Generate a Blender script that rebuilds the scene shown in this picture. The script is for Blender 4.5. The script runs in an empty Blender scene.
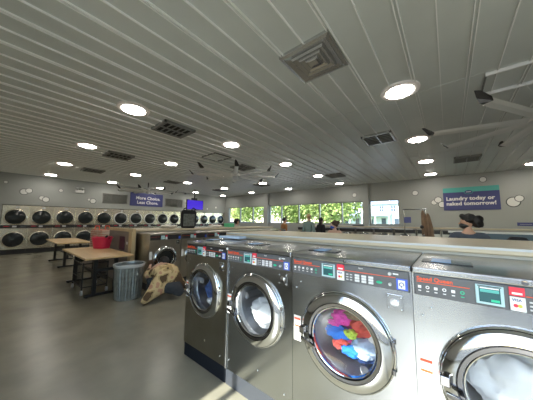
import bpy, bmesh, math, random
from mathutils import Vector, Matrix
PI = math.pi
random.seed(7)
scene = bpy.context.scene
COL = scene.collection

# ---------------------------------------------------------------- camera
F, YAW, PIT, ROL = 221.6, math.radians(-39.328), math.radians(5.496), math.radians(0.459)
fw = Vector((math.sin(YAW)*math.cos(PIT), math.cos(YAW)*math.cos(PIT), math.sin(PIT)))
r0 = Vector((math.cos(YAW), -math.sin(YAW), 0)); u0 = r0.cross(fw)
rt = r0*math.cos(ROL) + u0*math.sin(ROL); up = rt.cross(fw)
cam = bpy.data.objects.new('camera', bpy.data.cameras.new('camera')); COL.objects.link(cam)
m = Matrix((rt, up, -fw)).transposed().to_4x4(); m.translation = (0, 0, 1.43)
cam.matrix_world = m
cam.data.sensor_width = 36; cam.data.lens = F/533*36; cam.data.clip_start = .02; cam.data.clip_end = 400
scene.camera = cam

# ---------------------------------------------------------------- world, sun, exposure
SUN_EL = math.radians(39.5)
w = bpy.data.worlds.new('world'); scene.world = w; w.use_nodes = True
nt = w.node_tree; bg = nt.nodes['Background']
sky = nt.nodes.new('ShaderNodeTexSky'); sky.sky_type = 'NISHITA'; sky.sun_disc = False
sky.sun_elevation = SUN_EL; sky.sun_rotation = math.radians(180); sky.dust_density = .6; sky.altitude = 50
nt.links.new(sky.outputs[0], bg.inputs[0]); bg.inputs[1].default_value = 0.6
sl = bpy.data.lights.new('sun', 'SUN'); sl.energy = 13.0; sl.angle = math.radians(.6); sl.color = (1, .96, .9)
so = bpy.data.objects.new('sun', sl); COL.objects.link(so); so.rotation_euler = (PI/2 - SUN_EL, 0, 0); so.location = (0, -20, 15)
scene.view_settings.view_transform = 'Standard'; scene.view_settings.look = 'None'
scene.view_settings.gamma = 1; scene.view_settings.exposure = 0.40
LAMP = 35.0

# ---------------------------------------------------------------- materials
def mat(name, col, rough=.6, metal=0, noise=0, nscale=8, bump=0, bscale=40, emis=None, estr=0, spec=None, stretch=None, coat=0):
    M = bpy.data.materials.new(name); M.use_nodes = True
    t = M.node_tree; b = t.nodes['Principled BSDF']
    b.inputs['Base Color'].default_value = (*col, 1); b.inputs['Roughness'].default_value = rough; b.inputs['Metallic'].default_value = metal
    if spec is not None: b.inputs['Specular IOR Level'].default_value = spec
    if coat: b.inputs['Coat Weight'].default_value = coat; b.inputs['Coat Roughness'].default_value = .1; b.inputs['Coat IOR'].default_value = 1.9
    if emis: b.inputs['Emission Color'].default_value = (*emis, 1); b.inputs['Emission Strength'].default_value = estr
    if noise or bump:
        tc = t.nodes.new('ShaderNodeTexCoord'); mp = t.nodes.new('ShaderNodeMapping'); t.links.new(tc.outputs['Object'], mp.inputs[0])
        if stretch: mp.inputs['Scale'].default_value = stretch
    if noise:
        n = t.nodes.new('ShaderNodeTexNoise'); n.inputs['Scale'].default_value = nscale; n.inputs['Detail'].default_value = 5
        t.links.new(mp.outputs[0], n.inputs['Vector'])
        r = t.nodes.new('ShaderNodeMapRange'); r.inputs[1].default_value = .3; r.inputs[2].default_value = .7
        r.inputs[3].default_value = 1-noise; r.inputs[4].default_value = 1+noise
        t.links.new(n.outputs[0], r.inputs[0])
        mx = t.nodes.new('ShaderNodeMix'); mx.data_type = 'RGBA'; mx.blend_type = 'MULTIPLY'; mx.inputs[0].default_value = 1
        mx.inputs[6].default_value = (*col, 1); t.links.new(r.outputs[0], mx.inputs[7]); t.links.new(mx.outputs[2], b.inputs['Base Color'])
    if bump:
        n = t.nodes.new('ShaderNodeTexNoise'); n.inputs['Scale'].default_value = bscale; n.inputs['Detail'].default_value = 2
        t.links.new(mp.outputs[0], n.inputs['Vector'])
        bp = t.nodes.new('ShaderNodeBump'); bp.inputs['Strength'].default_value = bump; bp.inputs['Distance'].default_value = .01
        t.links.new(n.outputs[0], bp.inputs['Height']); t.links.new(bp.outputs[0], b.inputs['Normal'])
    return M
def glass(name, tint, k=.1, ior=1.45):
    M = bpy.data.materials.new(name); M.use_nodes = True; t = M.node_tree
    for n in list(t.nodes):
        if n.type == 'BSDF_PRINCIPLED': t.nodes.remove(n)
    tr = t.nodes.new('ShaderNodeBsdfTransparent'); tr.inputs[0].default_value = (*tint, 1)
    gl = t.nodes.new('ShaderNodeBsdfGlossy'); gl.inputs['Roughness'].default_value = .03
    fr = t.nodes.new('ShaderNodeFresnel'); fr.inputs[0].default_value = ior
    ge = t.nodes.new('ShaderNodeNewGeometry'); mr = t.nodes.new('ShaderNodeMapRange'); mr.inputs[3].default_value = ior; mr.inputs[4].default_value = 1/ior
    t.links.new(ge.outputs['Backfacing'], mr.inputs[0]); t.links.new(mr.outputs[0], fr.inputs[0])
    mx = t.nodes.new('ShaderNodeMixShader'); t.links.new(fr.outputs[0], mx.inputs[0]); t.links.new(tr.outputs[0], mx.inputs[1]); t.links.new(gl.outputs[0], mx.inputs[2])
    t.links.new(mx.outputs[0], t.nodes['Material Output'].inputs[0]); return M

def steel_swirl():
    S = mat('brushed_steel', (.39, .41, .43), .3, 1); t = S.node_tree; b = t.nodes['Principled BSDF']
    tc = t.nodes.new('ShaderNodeTexCoord'); mp = t.nodes.new('ShaderNodeMapping'); mp.inputs['Scale'].default_value = (1.6, 1.6, .8); t.links.new(tc.outputs['Object'], mp.inputs[0])
    n = t.nodes.new('ShaderNodeTexNoise'); n.inputs['Scale'].default_value = 1.8; n.inputs['Detail'].default_value = 0; n.inputs['Distortion'].default_value = .5; t.links.new(mp.outputs[0], n.inputs['Vector'])
    for lo, hi, sock in ((.15, .27, 'Roughness'),):
        r = t.nodes.new('ShaderNodeMapRange'); r.inputs[1].default_value = .35; r.inputs[2].default_value = .65; r.inputs[3].default_value = lo; r.inputs[4].default_value = hi
        t.links.new(n.outputs[0], r.inputs[0]); t.links.new(r.outputs[0], b.inputs[sock])
    bp = t.nodes.new('ShaderNodeBump'); bp.inputs['Strength'].default_value = .10; bp.inputs['Distance'].default_value = .01
    t.links.new(n.outputs[0], bp.inputs['Height']); t.links.new(bp.outputs[0], b.inputs['Normal']); return S
M = dict(
 ceil=mat('ceiling_metal', (.60, .625, .60), .33, noise=.05, nscale=1.2, bump=.05, bscale=3),
 rib=mat('lit_ceiling_rib', (.95, .95, .93), .2, spec=.8),  # paler than the panels: window light caught by the ribs put into colour
 wall=mat('wall_paint', (.36, .378, .362), .75, noise=.03, nscale=1),
 wallgrey=mat('wall_grey_paint', (.36, .365, .36), .7),
 floor=mat('polished_concrete', (.235, .222, .17), .27, noise=.16, nscale=2.2, bump=.04, bscale=14),
 steel=steel_swirl(),
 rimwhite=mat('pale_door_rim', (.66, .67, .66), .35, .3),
 dryer_steel=mat('dryer_steel', (.74, .69, .58), .24, 1, noise=.10, nscale=4, bump=.06, bscale=3),
 steel_shaded=mat('shaded_steel', (.30, .285, .24), .3, 1, noise=.08, nscale=4, bump=.08, bscale=4),  # steel of the unlit end washer, its shade put into the colour
 steel_dull=mat('dull_steel', (.56, .53, .47), .3, 1, noise=.10, nscale=4, bump=.1, bscale=5),
 chrome=mat('chrome', (.78, .79, .80), .07, 1),
 ring=mat('polished_ring', (.46, .47, .48), .11, 1, bump=.12, bscale=5),
 dchrome=mat('dark_chrome', (.22, .22, .235), .12, 1),
 drum=mat('drum_steel', (.62, .63, .66), .28, 1, bump=.4, bscale=60),
 black=mat('black_plastic', (.018, .018, .02), .4),
 rubber=mat('black_rubber', (.02, .02, .02), .6),
 blackmetal=mat('black_powder_coat', (.015, .015, .016), .45),
 panel=mat('charcoal_panel', (.10, .105, .115), .35),
 panel_d=mat('dark_control_panel', (.03, .028, .03), .35),
 plinth=mat('plinth_grey', (.05, .055, .065), .35), plinth_shade=mat('shaded_plinth', (.006, .008, .012), .75, spec=.2),  # second plinth colour carries the shade at the row's left end
 red=mat('red_print', (.85, .10, .03), .5), redbright=mat('red_card', (.75, .03, .06), .5),
 white=mat('white_print', (.8, .8, .8), .5), paper=mat('white_label', (.78, .77, .74), .6),
 blue=mat('blue_sticker', (.06, .13, .62), .5), green=mat('green_button', (.02, .5, .28), .4),
 lcdframe=mat('display_bezel', (.42, .60, .64), .35), lcd=mat('display_screen', (.03, .09, .10), .15, emis=(.1, .4, .42), estr=.05),
 ltgrey=mat('light_grey_plastic', (.55, .56, .57), .45), key=mat('key_white', (.72, .73, .75), .45),
 beige=mat('beige_laminate', (.55, .47, .34), .38, noise=.05, nscale=3),
 cream=mat('cream_laminate', (.44, .42, .37), .35, noise=.03, nscale=3),
 trimwood=mat('tan_wood', (.50, .38, .22), .5, noise=.12, nscale=3, stretch=(1, 1, .2)),
 tabletop=mat('maple_laminate', (.66, .46, .24), .35, noise=.12, nscale=4, stretch=(.3, 2, 1)),
 brownpanel=mat('taupe_panel', (.20, .165, .14), .45, noise=.06, nscale=3),
 purple=mat('dark_purple_notice', (.05, .015, .035), .4),
 galv=mat('galvanised_steel', (.30, .33, .33), .38, .8, noise=.2, nscale=14),
 pink=mat('pink_plastic', (.72, .03, .10), .4),
 navy=mat('sign_navy', (.055, .065, .21), .55), teal=mat('sign_teal', (.09, .42, .38), .55),
 bubble=mat('bubble_white', (.74, .75, .72), .6), bubline=mat('bubble_outline', (.06, .07, .07), .6),
 vent=mat('vent_grey', (.13, .13, .12), .5), ventfr=mat('vent_frame', (.25, .25, .235), .5),
 alum=mat('diffuser_metal', (.62, .62, .61), .25, .9), darkgap=mat('dark_gap', (.02, .02, .02), .8),
 lamptrim=mat('lamp_trim', (.88, .82, .80), .5),
 lamp=mat('lamp_lens', (1, .95, .88), .5, emis=(1, .93, .84), estr=LAMP),
 fan=mat('fan_silver', (.72, .72, .70), .35, .3),
 tv=mat('tv_screen', (.01, .01, .05), .2, emis=(.05, .015, .60), estr=.8),
 frame=mat('window_frame', (.30, .31, .31), .4, .3), skin=mat('skin', (.50, .29, .20), .6), skin2=mat('skin_light', (.62, .40, .31), .6),
 hair=mat('black_hair', (.010, .008, .008), .6, bump=.6, bscale=60), blond=mat('blond_hair', (.45, .30, .15), .6, bump=.5, bscale=60),
 brownhair=mat('brown_hair', (.05, .028, .02), .6, bump=.5, bscale=60),
 slate=mat('slate_shirt', (.055, .065, .085), .85, noise=.1), denim=mat('dark_denim', (.035, .04, .048), .85, noise=.15, nscale=20),
 sage=mat('sage_shirt', (.20, .28, .27), .85, noise=.08), blackcloth=mat('black_cloth', (.012, .012, .014), .9),
 camel=mat('brown_sweater', (.30, .14, .05), .85, noise=.2, nscale=20), mask_blue=mat('blue_mask', (.05, .12, .55), .7),
 dwin=glass('door_glass', (.80, .82, .84), ior=1.5), dwin_dark=mat('dark_dryer_glass', (.018, .022, .024), .08),
 wglass=glass('window_glass', (.96, .98, .97)),
 grass=mat('grass', (.10, .19, .04), .9, noise=.3, nscale=.6), asphalt=mat('asphalt', (.22, .22, .22), .9, noise=.1, nscale=.7),
 leaf=mat('tree_leaf', (.28, .37, .10), .7, noise=.3, nscale=.4), leaf2=mat('tree_leaf_yellow', (.42, .47, .15), .7, noise=.3, nscale=.4),
 bark=mat('bark', (.10, .07, .05), .9), siding=mat('white_siding', (.62, .65, .70), .7), roof=mat('blue_grey_roof', (.20, .25, .33), .8),
 hwin=mat('house_window', (.05, .07, .10), .2), teallam=mat('blue_grey_laminate', (.07, .12, .16), .4),
 carw=mat('white_car_paint', (.7, .7, .7), .3), cark=mat('navy_car_paint', (.03, .05, .12), .3),
 towel=mat('white_towel', (.75, .72, .66), .9, noise=.08), blanket=mat('blue_lid', (.18, .36, .62), .4), yellow=mat('yellow_lid', (.55, .5, .08), .5),
 lidsmoke=mat('smoked_lid', (.05, .055, .06), .15), tancloth=mat('tan_cloth', (.22, .14, .09), .9, noise=.2, nscale=8),
 greenplastic=mat('green_plastic', (.10, .50, .26), .5), bagmesh=mat('grey_bag_mesh', (.10, .11, .10), .7, noise=.4, nscale=18),
 c_mag=mat('magenta_cloth', (.75, .05, .38), .8), c_blu=mat('bright_blue_cloth', (.02, .22, .80), .8), c_yel=mat('lime_cloth', (.55, .72, .08), .8),
 c_red=mat('coral_cloth', (.68, .08, .06), .8), c_pale=mat('pale_blue_cloth', (.50, .62, .80), .8), c_wht=mat('white_cloth', (.85, .85, .85), .85, noise=.05), c_navy=mat('navy_cloth', (.04, .08, .22), .85),
)
def camo():
    Mt = mat('camouflage_cloth', (.4, .3, .15), .9); t = Mt.node_tree; b = t.nodes['Principled BSDF']
    tc = t.nodes.new('ShaderNodeTexCoord'); n = t.nodes.new('ShaderNodeTexNoise'); n.inputs['Scale'].default_value = 7; n.inputs['Detail'].default_value = 1.5
    t.links.new(tc.outputs['Object'], n.inputs['Vector']); r = t.nodes.new('ShaderNodeValToRGB'); e = r.color_ramp
    e.interpolation = 'CONSTANT'; e.elements[0].color = (.10, .06, .03, 1); e.elements[0].position = 0
    e.elements[1].color = (.42, .30, .14, 1); e.elements[1].position = .42
    a = e.elements.new(.5); a.color = (.62, .47, .25, 1); a = e.elements.new(.62); a.color = (.50, .27, .17, 1)
    t.links.new(n.outputs[0], r.inputs[0]); t.links.new(r.outputs[0], b.inputs['Base Color']); return Mt
M['camo'] = camo()
def plaid():
    Mt = mat('plaid_cloth', (.6, .55, .45), .8); t = Mt.node_tree; b = t.nodes['Principled BSDF']
    tc = t.nodes.new('ShaderNodeTexCoord'); br = t.nodes.new('ShaderNodeTexBrick'); br.offset = 0
    br.inputs['Color1'].default_value = (.62, .55, .44, 1); br.inputs['Color2'].default_value = (.55, .42, .33, 1); br.inputs['Mortar'].default_value = (.38, .12, .09, 1)
    br.inputs['Scale'].default_value = 1; br.inputs['Mortar Size'].default_value = .008; br.inputs['Brick Width'].default_value = .055; br.inputs['Row Height'].default_value = .055
    mp = t.nodes.new('ShaderNodeMapping'); mp.inputs['Rotation'].default_value = (PI/2, 0, 0)
    t.links.new(tc.outputs['Object'], mp.inputs[0]); t.links.new(mp.outputs[0], br.inputs['Vector']); t.links.new(br.outputs[0], b.inputs['Base Color']); return Mt
M['plaid'] = plaid()

# ---------------------------------------------------------------- mesh helpers
class MB:
    def __init__(s): s.bm = bmesh.new()
    def box(s, x0, x1, y0, y1, z0, z1, rot=None, piv=None):
        vs = [s.bm.verts.new((x, y, z)) for x in (x0, x1) for y in (y0, y1) for z in (z0, z1)]
        for f in ((0,1,3,2),(4,6,7,5),(0,4,5,1),(2,3,7,6),(0,2,6,4),(1,5,7,3)): s.bm.faces.new([vs[i] for i in f])
        if rot: bmesh.ops.rotate(s.bm, verts=vs, cent=piv or (0,0,0), matrix=rot)
        return s
    def cyl(s, p, q, r, r2=None, n=16):
        p = Vector(p); q = Vector(q); d = q-p; M4 = Matrix.Translation((p+q)/2) @ d.to_track_quat('Z', 'Y').to_matrix().to_4x4()
        bmesh.ops.create_cone(s.bm, cap_ends=True, segments=n, radius1=r, radius2=r if r2 is None else r2, depth=d.length, matrix=M4); return s
    def sph(s, c, r, n=14, sc=(1,1,1)):
        bmesh.ops.create_uvsphere(s.bm, u_segments=n, v_segments=max(6, n//2+1), radius=r, matrix=Matrix.Translation(c) @ Matrix.Diagonal((*sc, 1))); return s
    def lathe(s, prof, M4=None, n=48, close=False):   # prof (r, h): h along local z
        rings = []
        for r, h in prof:
            if r < 1e-6: rings.append([s.bm.verts.new((0, 0, h))])
            else: rings.append([s.bm.verts.new((r*math.cos(2*PI*i/n), r*math.sin(2*PI*i/n), h)) for i in range(n)])
        vs = [v for R in rings for v in R]
        for A, B in zip(rings, rings[1:] + ([rings[0]] if close else [])):
            for i in range(n):
                j = (i+1) % n
                if len(A) == 1 and len(B) == 1: continue
                if len(A) == 1: s.bm.faces.new((A[0], B[i], B[j]))
                elif len(B) == 1: s.bm.faces.new((A[i], B[0], A[j]))
                else: s.bm.faces.new((A[i], B[i], B[j], A[j]))
        if M4 is not None: bmesh.ops.transform(s.bm, matrix=M4, verts=vs)
        return s
    def tube(s, pts, r, n=8):
        for a, b in zip(pts, pts[1:]): s.cyl(a, b, r, n=n)
        for p in pts[1:-1]: s.sph(p, r, 8)
        return s
    def poly(s, pts, ext):      # prism from polygon pts (3D) extruded by vector ext
        a = [s.bm.verts.new(p) for p in pts]; e = Vector(ext); b = [s.bm.verts.new(Vector(p)+e) for p in pts]
        s.bm.faces.new(a); s.bm.faces.new(b[::-1])
        for i in range(len(a)):
            j = (i+1) % len(a); s.bm.faces.new((a[i], b[i], b[j], a[j]))
        return s
    def build(s, name, m, parent=None, smooth=False, bevel=0, loc=None):
        bmesh.ops.recalc_face_normals(s.bm, faces=s.bm.faces)
        me = bpy.data.meshes.new(name); s.bm.to_mesh(me); s.bm.free()
        ms = m if isinstance(m, list) else [m]
        for x in ms: me.materials.append(x)
        o = bpy.data.objects.new(name, me); COL.objects.link(o)
        if smooth:
            for p in me.polygons: p.use_smooth = True
            try: me.set_sharp_from_angle(angle=math.radians(40))
            except Exception: pass
        if bevel:
            b = o.modifiers.new('bevel', 'BEVEL'); b.width = bevel; b.segments = 2; b.limit_method = 'ANGLE'; b.angle_limit = math.radians(50)
        if parent is not None: o.parent = parent
        if loc: o.location = loc
        return o
YF = Matrix.Rotation(PI/2, 4, 'X')      # lathe axis z -> -y (outwards of a front that faces -Y)
def faceM(x, y, z): return Matrix.Translation((x, y, z)) @ YF
def tag(o, label, cat, group=None):
    o['label'] = label; o['category'] = cat
    if group: o['group'] = group
    return o
def thing(name, label, cat, loc=(0,0,0), rz=0, group=None):
    o = bpy.data.objects.new(name, None); COL.objects.link(o); o.location = loc; o.rotation_euler = (0, 0, rz); o.empty_display_size = .1
    return tag(o, label, cat, group)
def struct(o): o['kind'] = 'structure'; return o
def kids(o): return [c for c in bpy.data.objects if c.parent == o]
def dup(root, loc, rz, label, skip=()):
    def cp(o, par):
        c = o.copy(); COL.objects.link(c)
        if par is not None: c.parent = par
        for k in kids(o):
            if k.name.split('.')[0] not in skip: cp(k, c)
        return c
    r = cp(root, None); r.location = loc; r.rotation_euler = (0, 0, rz); r['label'] = label; return r
def text(name, s, size, m, parent, M4, bold=0, align='LEFT', ext=.001):
    cu = bpy.data.curves.new(name, 'FONT'); cu.body = s; cu.size = size; cu.extrude = ext; cu.offset = bold; cu.align_x = align; cu.resolution_u = 2
    t = bpy.data.objects.new(name+'_tmp', cu); COL.objects.link(t)
    bpy.context.view_layer.update()
    me = bpy.data.meshes.new_from_object(t.evaluated_get(bpy.context.evaluated_depsgraph_get()))
    bpy.data.objects.remove(t); me.name = name; me.transform(M4); me.materials.clear(); me.materials.append(m)
    o = bpy.data.objects.new(name, me); COL.objects.link(o); o.parent = parent; return o
ORD = ['first', 'second', 'third', 'fourth', 'fifth', 'sixth', 'seventh', 'eighth', 'ninth', 'tenth', 'eleventh', 'twelfth', 'thirteenth', 'fourteenth', 'fifteenth']

# ---------------------------------------------------------------- room shell
XL, XR, YB, YW, ZC = -13.9, 5.6, -1.45, 11.7, 3.35
struct(MB().box(-15.0, XR+.2, YB-.2, YW+.25, -.2, 0).build('floor', M['floor']))
cb = MB(); cb.box(-15.0, XR+.2, YB-.2, YW+.25, ZC, ZC+.2)
nb = len(cb.bm.faces)
def rib(x, wd, y0=YB, y1=YW): cb.box(x-wd/2, x+wd/2, y0, y1, ZC-.022, ZC+.01)
k = -43
x0 = -1.951
i = -44
while True:
    x = x0 + i*.2813
    if x > XR: break
    if x > XL:
        if i % 2 == 0: rib(x-.016, .010); rib(x+.016, .010)
        else: rib(x, .010)
    i += 1
cb.bm.faces.ensure_lookup_table()
for f in cb.bm.faces[nb:]: f.material_index = 1
for yy in (3.82, 7.6): cb.box(XL, XR, yy-.012, yy+.012, ZC-.006, ZC+.01)
struct(cb.build('ceiling', [M['ceil'], M['rib']]))
# left wall: bulkhead above the dryers, a pier at each end
wb = MB(); wb.box(-15.0, XL+.02, YB, YW, 2.035, ZC); wb.box(-15.0, XL+.02, YB, .15, 0, 2.035); wb.box(-15.2, -15.0, YB, YW+.2, 0, ZC)
struct(wb.build('wall_left', M['wall']))
# window wall with three openings
ops = [(-13.5, -9.76), (-9.36, -3.29), (-3.0, -1.71)]; ZS, ZT = 1.30, 2.5
wb = MB(); wb.box(-15.0, XR, YW, YW+.25, 0, ZS); wb.box(-15.0, XR, YW, YW+.25, ZT, ZC)
xs = [-15.0] + [v for o_ in ops for v in o_] + [XR]
for a, b in zip(xs[0::2], xs[1::2]): wb.box(a, b, YW, YW+.25, ZS, ZT)
struct(wb.build('wall_far', M['wall']))
for i, (x, wd) in enumerate(((-3.14, .27), (-9.56, .36))):
    struct(MB().box(x-wd/2, x+wd/2, YW-.12, YW, 0, ZC).build('trim_%d' % (i+1), M['wall']))
mull = [(-12.2, -10.9), (-8.38, -7.08, -5.7, -4.4), ()]
for i, ((a, b), ms) in enumerate(zip(ops, mull)):
    f = MB(); f.box(a, b, YW+.06, YW+.14, ZS, ZS+.05); f.box(a, b, YW+.06, YW+.14, ZT-.05, ZT)
    f.box(a, a+.05, YW+.06, YW+.14, ZS, ZT); f.box(b-.05, b, YW+.06, YW+.14, ZS, ZT)
    for x in ms: f.box(x-.035, x+.035, YW+.05, YW+.15, ZS, ZT)
    wo = struct(f.build('window_%d' % (i+1), M['frame']))
    MB().box(a+.05, b-.05, YW+.095, YW+.105, ZS+.05, ZT-.05).build('pane', M['wglass'], wo)
struct(MB().box(XR, XR+.2, YB-.2, YW+.2, 0, ZC).build('wall_right', M['wall']))
# storefront behind the photographer
wb = MB(); wb.box(-15.0, -1.68, YB-.2, YB, 0, ZC); wb.box(-1.68, XR, YB-.2, YB, 3.24, ZC)
struct(wb.build('wall_near', mat('near_wall_paint', (.78, .77, .73), .7)))
f = MB(); f.box(-1.68, XR, YB-.14, YB-.06, 0, .08); f.box(-1.68, XR, YB-.14, YB-.06, 3.18, 3.24)
for x in (-1.65, -1.49, .1, 1.7, 3.3, 4.9, XR-.03): f.box(x-.03, x+.03, YB-.14, YB-.06, 0, 3.24)
wo = struct(f.build('window_4', M['frame'])); MB().box(-1.65, XR, YB-.105, YB-.095, .08, 3.18).build('pane', M['wglass'], wo)
struct(MB().box(-13.86, -1.68, YB, YB+.015, 0, .12).build('baseboard_near', M['black']))

# ---------------------------------------------------------------- ceiling lights
XS = [2.2, -.45, -4.1, -7.1, -10.05, -13.0]; YS = [1.37, 3.6, 6.0, 8.37, 10.7]
L0 = None
for ix, x in enumerate(XS):
    for iy, y in enumerate(YS):
        if (x > 0 and y < 10) or (ix == 1 and iy == 0): continue
        lab = 'round ceiling light, %s from the near side in the %s row from the right' % (ORD[iy if ix != 1 else iy-1], ORD[ix])
        if ix == 0: lab = 'round glowing ceiling light at the right edge, above the laundry slogan wall'
        if L0 is None:
            L0 = thing('ceiling_light', lab, 'ceiling light', (x, y, ZC-.012), 0, 'round ceiling lights')
            MB().lathe([(.25, .012), (.25, 0), (.245, -.014), (.185, -.018), (.175, -.010)], n=40).build('trim_ring', M['lamptrim'], L0, True)
            MB().lathe([(.178, -.015), (.165, -.026), (.12, -.031), (0, -.034)], n=40).build('lens', M['lamp'], L0, True)
        else: dup(L0, (x, y, ZC-.012), 0, lab)
# ---------------------------------------------------------------- ceiling diffusers and hatches
def diffuser(x, y, lab, dark=False, sz=.3):
    t = thing('ceiling_vent', lab, 'ceiling vent', (x, y, ZC-.021), 0, 'square ceiling air vents')
    f = MB()
    mm = M['ventfr'] if dark else M['alum']
    def sq(mb, a, b, z0, z1):
        p = [(-a,-a),(a,-a),(a,a),(-a,a)]; q = [(-b,-b),(b,-b),(b,b),(-b,b)]
        A = [mb.bm.verts.new((*v, z0)) for v in p]; B = [mb.bm.verts.new((*v, z1)) for v in q]
        for i in range(4): mb.bm.faces.new((A[i], A[(i+1)%4], B[(i+1)%4], B[i]))
    sq(f, sz, sz*.88, -.016, -.03); sq(f, sz, sz, .02, -.016); f.build('frame', mm, t)
    for a, b in ((.88, .66), (.66, .46), (.46, .27)):
        c = MB(); sq(c, sz*a-.004, sz*b, -.028, .0+ -.012); sq(c, sz*b, sz*b-.012, -.012, -.034); c.build('cone_ring', mm, t)
    c = MB(); sq(c, sz*.27-.012, sz*.12, -.03, -.022); c.box(-sz*.12, sz*.12, -sz*.12, sz*.12, -.024, -.02); c.build('core', M['chrome'] if not dark else mm, t)
    MB().box(-sz*.86, sz*.86, -sz*.86, sz*.86, -.008, -.004).build('throat', M['darkgap'], t)
diffuser(-1.13, 2.25, 'large shiny square ceiling vent nearest the camera')
def grille(x, y, lab, sx=.3, sy=.33):
    fm = M['alum'] if 'pale frame' in lab else M['ventfr']
    t = thing('ceiling_vent', lab, 'ceiling vent', (x, y, ZC-.021), 0, 'square ceiling air vents')
    f = MB()
    for a, b, c, d in ((-sx, sx, -sy, -sy+.035), (-sx, sx, sy-.035, sy), (-sx, -sx+.035, -sy, sy), (sx-.035, sx, -sy, sy)): f.box(a, b, c, d, -.03, .02)
    f.box(-.012, .012, -sy, sy, -.028, 0)
    f.build('frame', fm, t)
    s = MB(); n = 6
    for i in range(n):
        yy = -sy+.06+(2*sy-.12)*i/(n-1); s.box(-sx+.03, sx-.03, yy-.012, yy+.012, -.026, -.006, Matrix.Rotation(.6, 3, 'X'), (0, yy, -.016))
    s.build('louvre', M['ventfr'], t); MB().box(-sx+.03, sx-.03, -sy+.03, sy-.03, -.006, -.003).build('throat', M['darkgap'], t)
for x, y, l in ((-4.36, 2.23, 'dark ceiling vent beside the nearest left ceiling light'), (-1.13, 5.4, 'louvred ceiling vent above the middle of the window wall, with pale frame'),
                (.52, 8.75, 'ceiling vent above the navy laundry slogan sign'), (-3.5, 8.75, 'ceiling vent close to the column by the house window'),
                (-7.45, 2.18, 'dark ceiling vent above the wooden tables'), (-10.5, 2.25, 'dark ceiling vent above the left dryers'),
                (-5.57, 5.45, 'dark ceiling vent behind the left ceiling fan hub'), (-10.45, 5.43, 'dark ceiling vent above the navy choice sign'),
                (-7.5, 8.75, 'dark ceiling vent above the leftmost windows'), (-10.9, 8.71, 'dark ceiling vent near the far corner above the tv')): grille(x, y, l)
def hatch(x, y, lab, white=False):
    t = thing('ceiling_hatch', lab, 'ceiling hatch', (x, y, ZC), 0)
    for a, b, c, d in ((-.33, .33, -.31, -.285), (-.33, .33, .285, .31)): MB().box(a, b, c, d, -.045 if white else -.032, -.0).build('rail', M['white'] if white else M['ventfr'], t)
    for a, b, c, d in ((-.33, -.315, -.285, .285), (.315, .33, -.285, .285)): MB().box(a, b, c, d, -.032, 0).build('edge', M['vent'], t)
hatch(-5.3, 4.08, 'square dark-outlined hatch in the ceiling by the left fan'); hatch(.80, 4.15, 'square ceiling hatch with two white rails at the right', True)

# ---------------------------------------------------------------- ceiling fans
def fan(x, y, ph, lab, first=None):
    t = thing('ceiling_fan', lab, 'ceiling fan', (x, y, 2.9), ph, 'large ceiling fans')
    MB().cyl((0,0,.1), (0,0,ZC-2.9), .025).build('downrod', M['blackmetal'], t, True)
    MB().cyl((0,0,-.10), (0,0,.14), .085, n=24).cyl((0,0,.12), (0,0,.2), .13, .05, 24).build('motor_housing', M['ltgrey'], t, True)
    MB().cyl((0,0,-.03), (0,0,.03), .2, n=32).build('hub', M['fan'], t, True)
    MB().lathe([(.0, -.13), (.06, -.125), (.085, -.1)]).build('cap', M['ltgrey'], t, True)
    for i in range(8):
        a = i*PI/4; R = Matrix.Rotation(a, 4, 'Z'); pitch = Matrix.Rotation(.3, 4, 'X')
        b = MB(); prof = [(-.06, -.006), (-.05, .012), (.01, .022), (.06, .004), (.01, -.008)]
        b.poly([(.18, p, q) for p, q in prof], (1.12, 0, 0)); bmesh.ops.transform(b.bm, matrix=R @ pitch, verts=b.bm.verts)
        bl = b.build('blade', M['fan'], t)
        c = MB(); c.poly([(1.30, -.05, -.01), (1.30, .05, -.01), (1.34, .06, .02), (1.42, .0, .11), (1.45, -.05, .13), (1.40, -.06, .06), (1.36, -.055, -.005)], (0, 0, 0.014))
        bmesh.ops.transform(c.bm, matrix=R, verts=c.bm.verts); c.build('winglet', M['black'], bl)
    g = MB()
    for i in range(4):
        a = PI/4+i*PI/2; g.cyl((.07*math.cos(a), .07*math.sin(a), .15), (.55*math.cos(a), .55*math.sin(a), ZC-2.9), .003, n=6)
    g.build('guy_wire', M['fan'], t); return t
fan(-5.3, 4.85, math.radians(4), 'large many-bladed fan with black tips hanging left of the middle windows')
fan(1.16, 4.78, math.radians(12), 'large ceiling fan at the right edge, only blades and black winglets in view')
fan(-11.8, 4.85, math.radians(8), 'small-looking far fan hanging in front of the navy choice sign')

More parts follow.
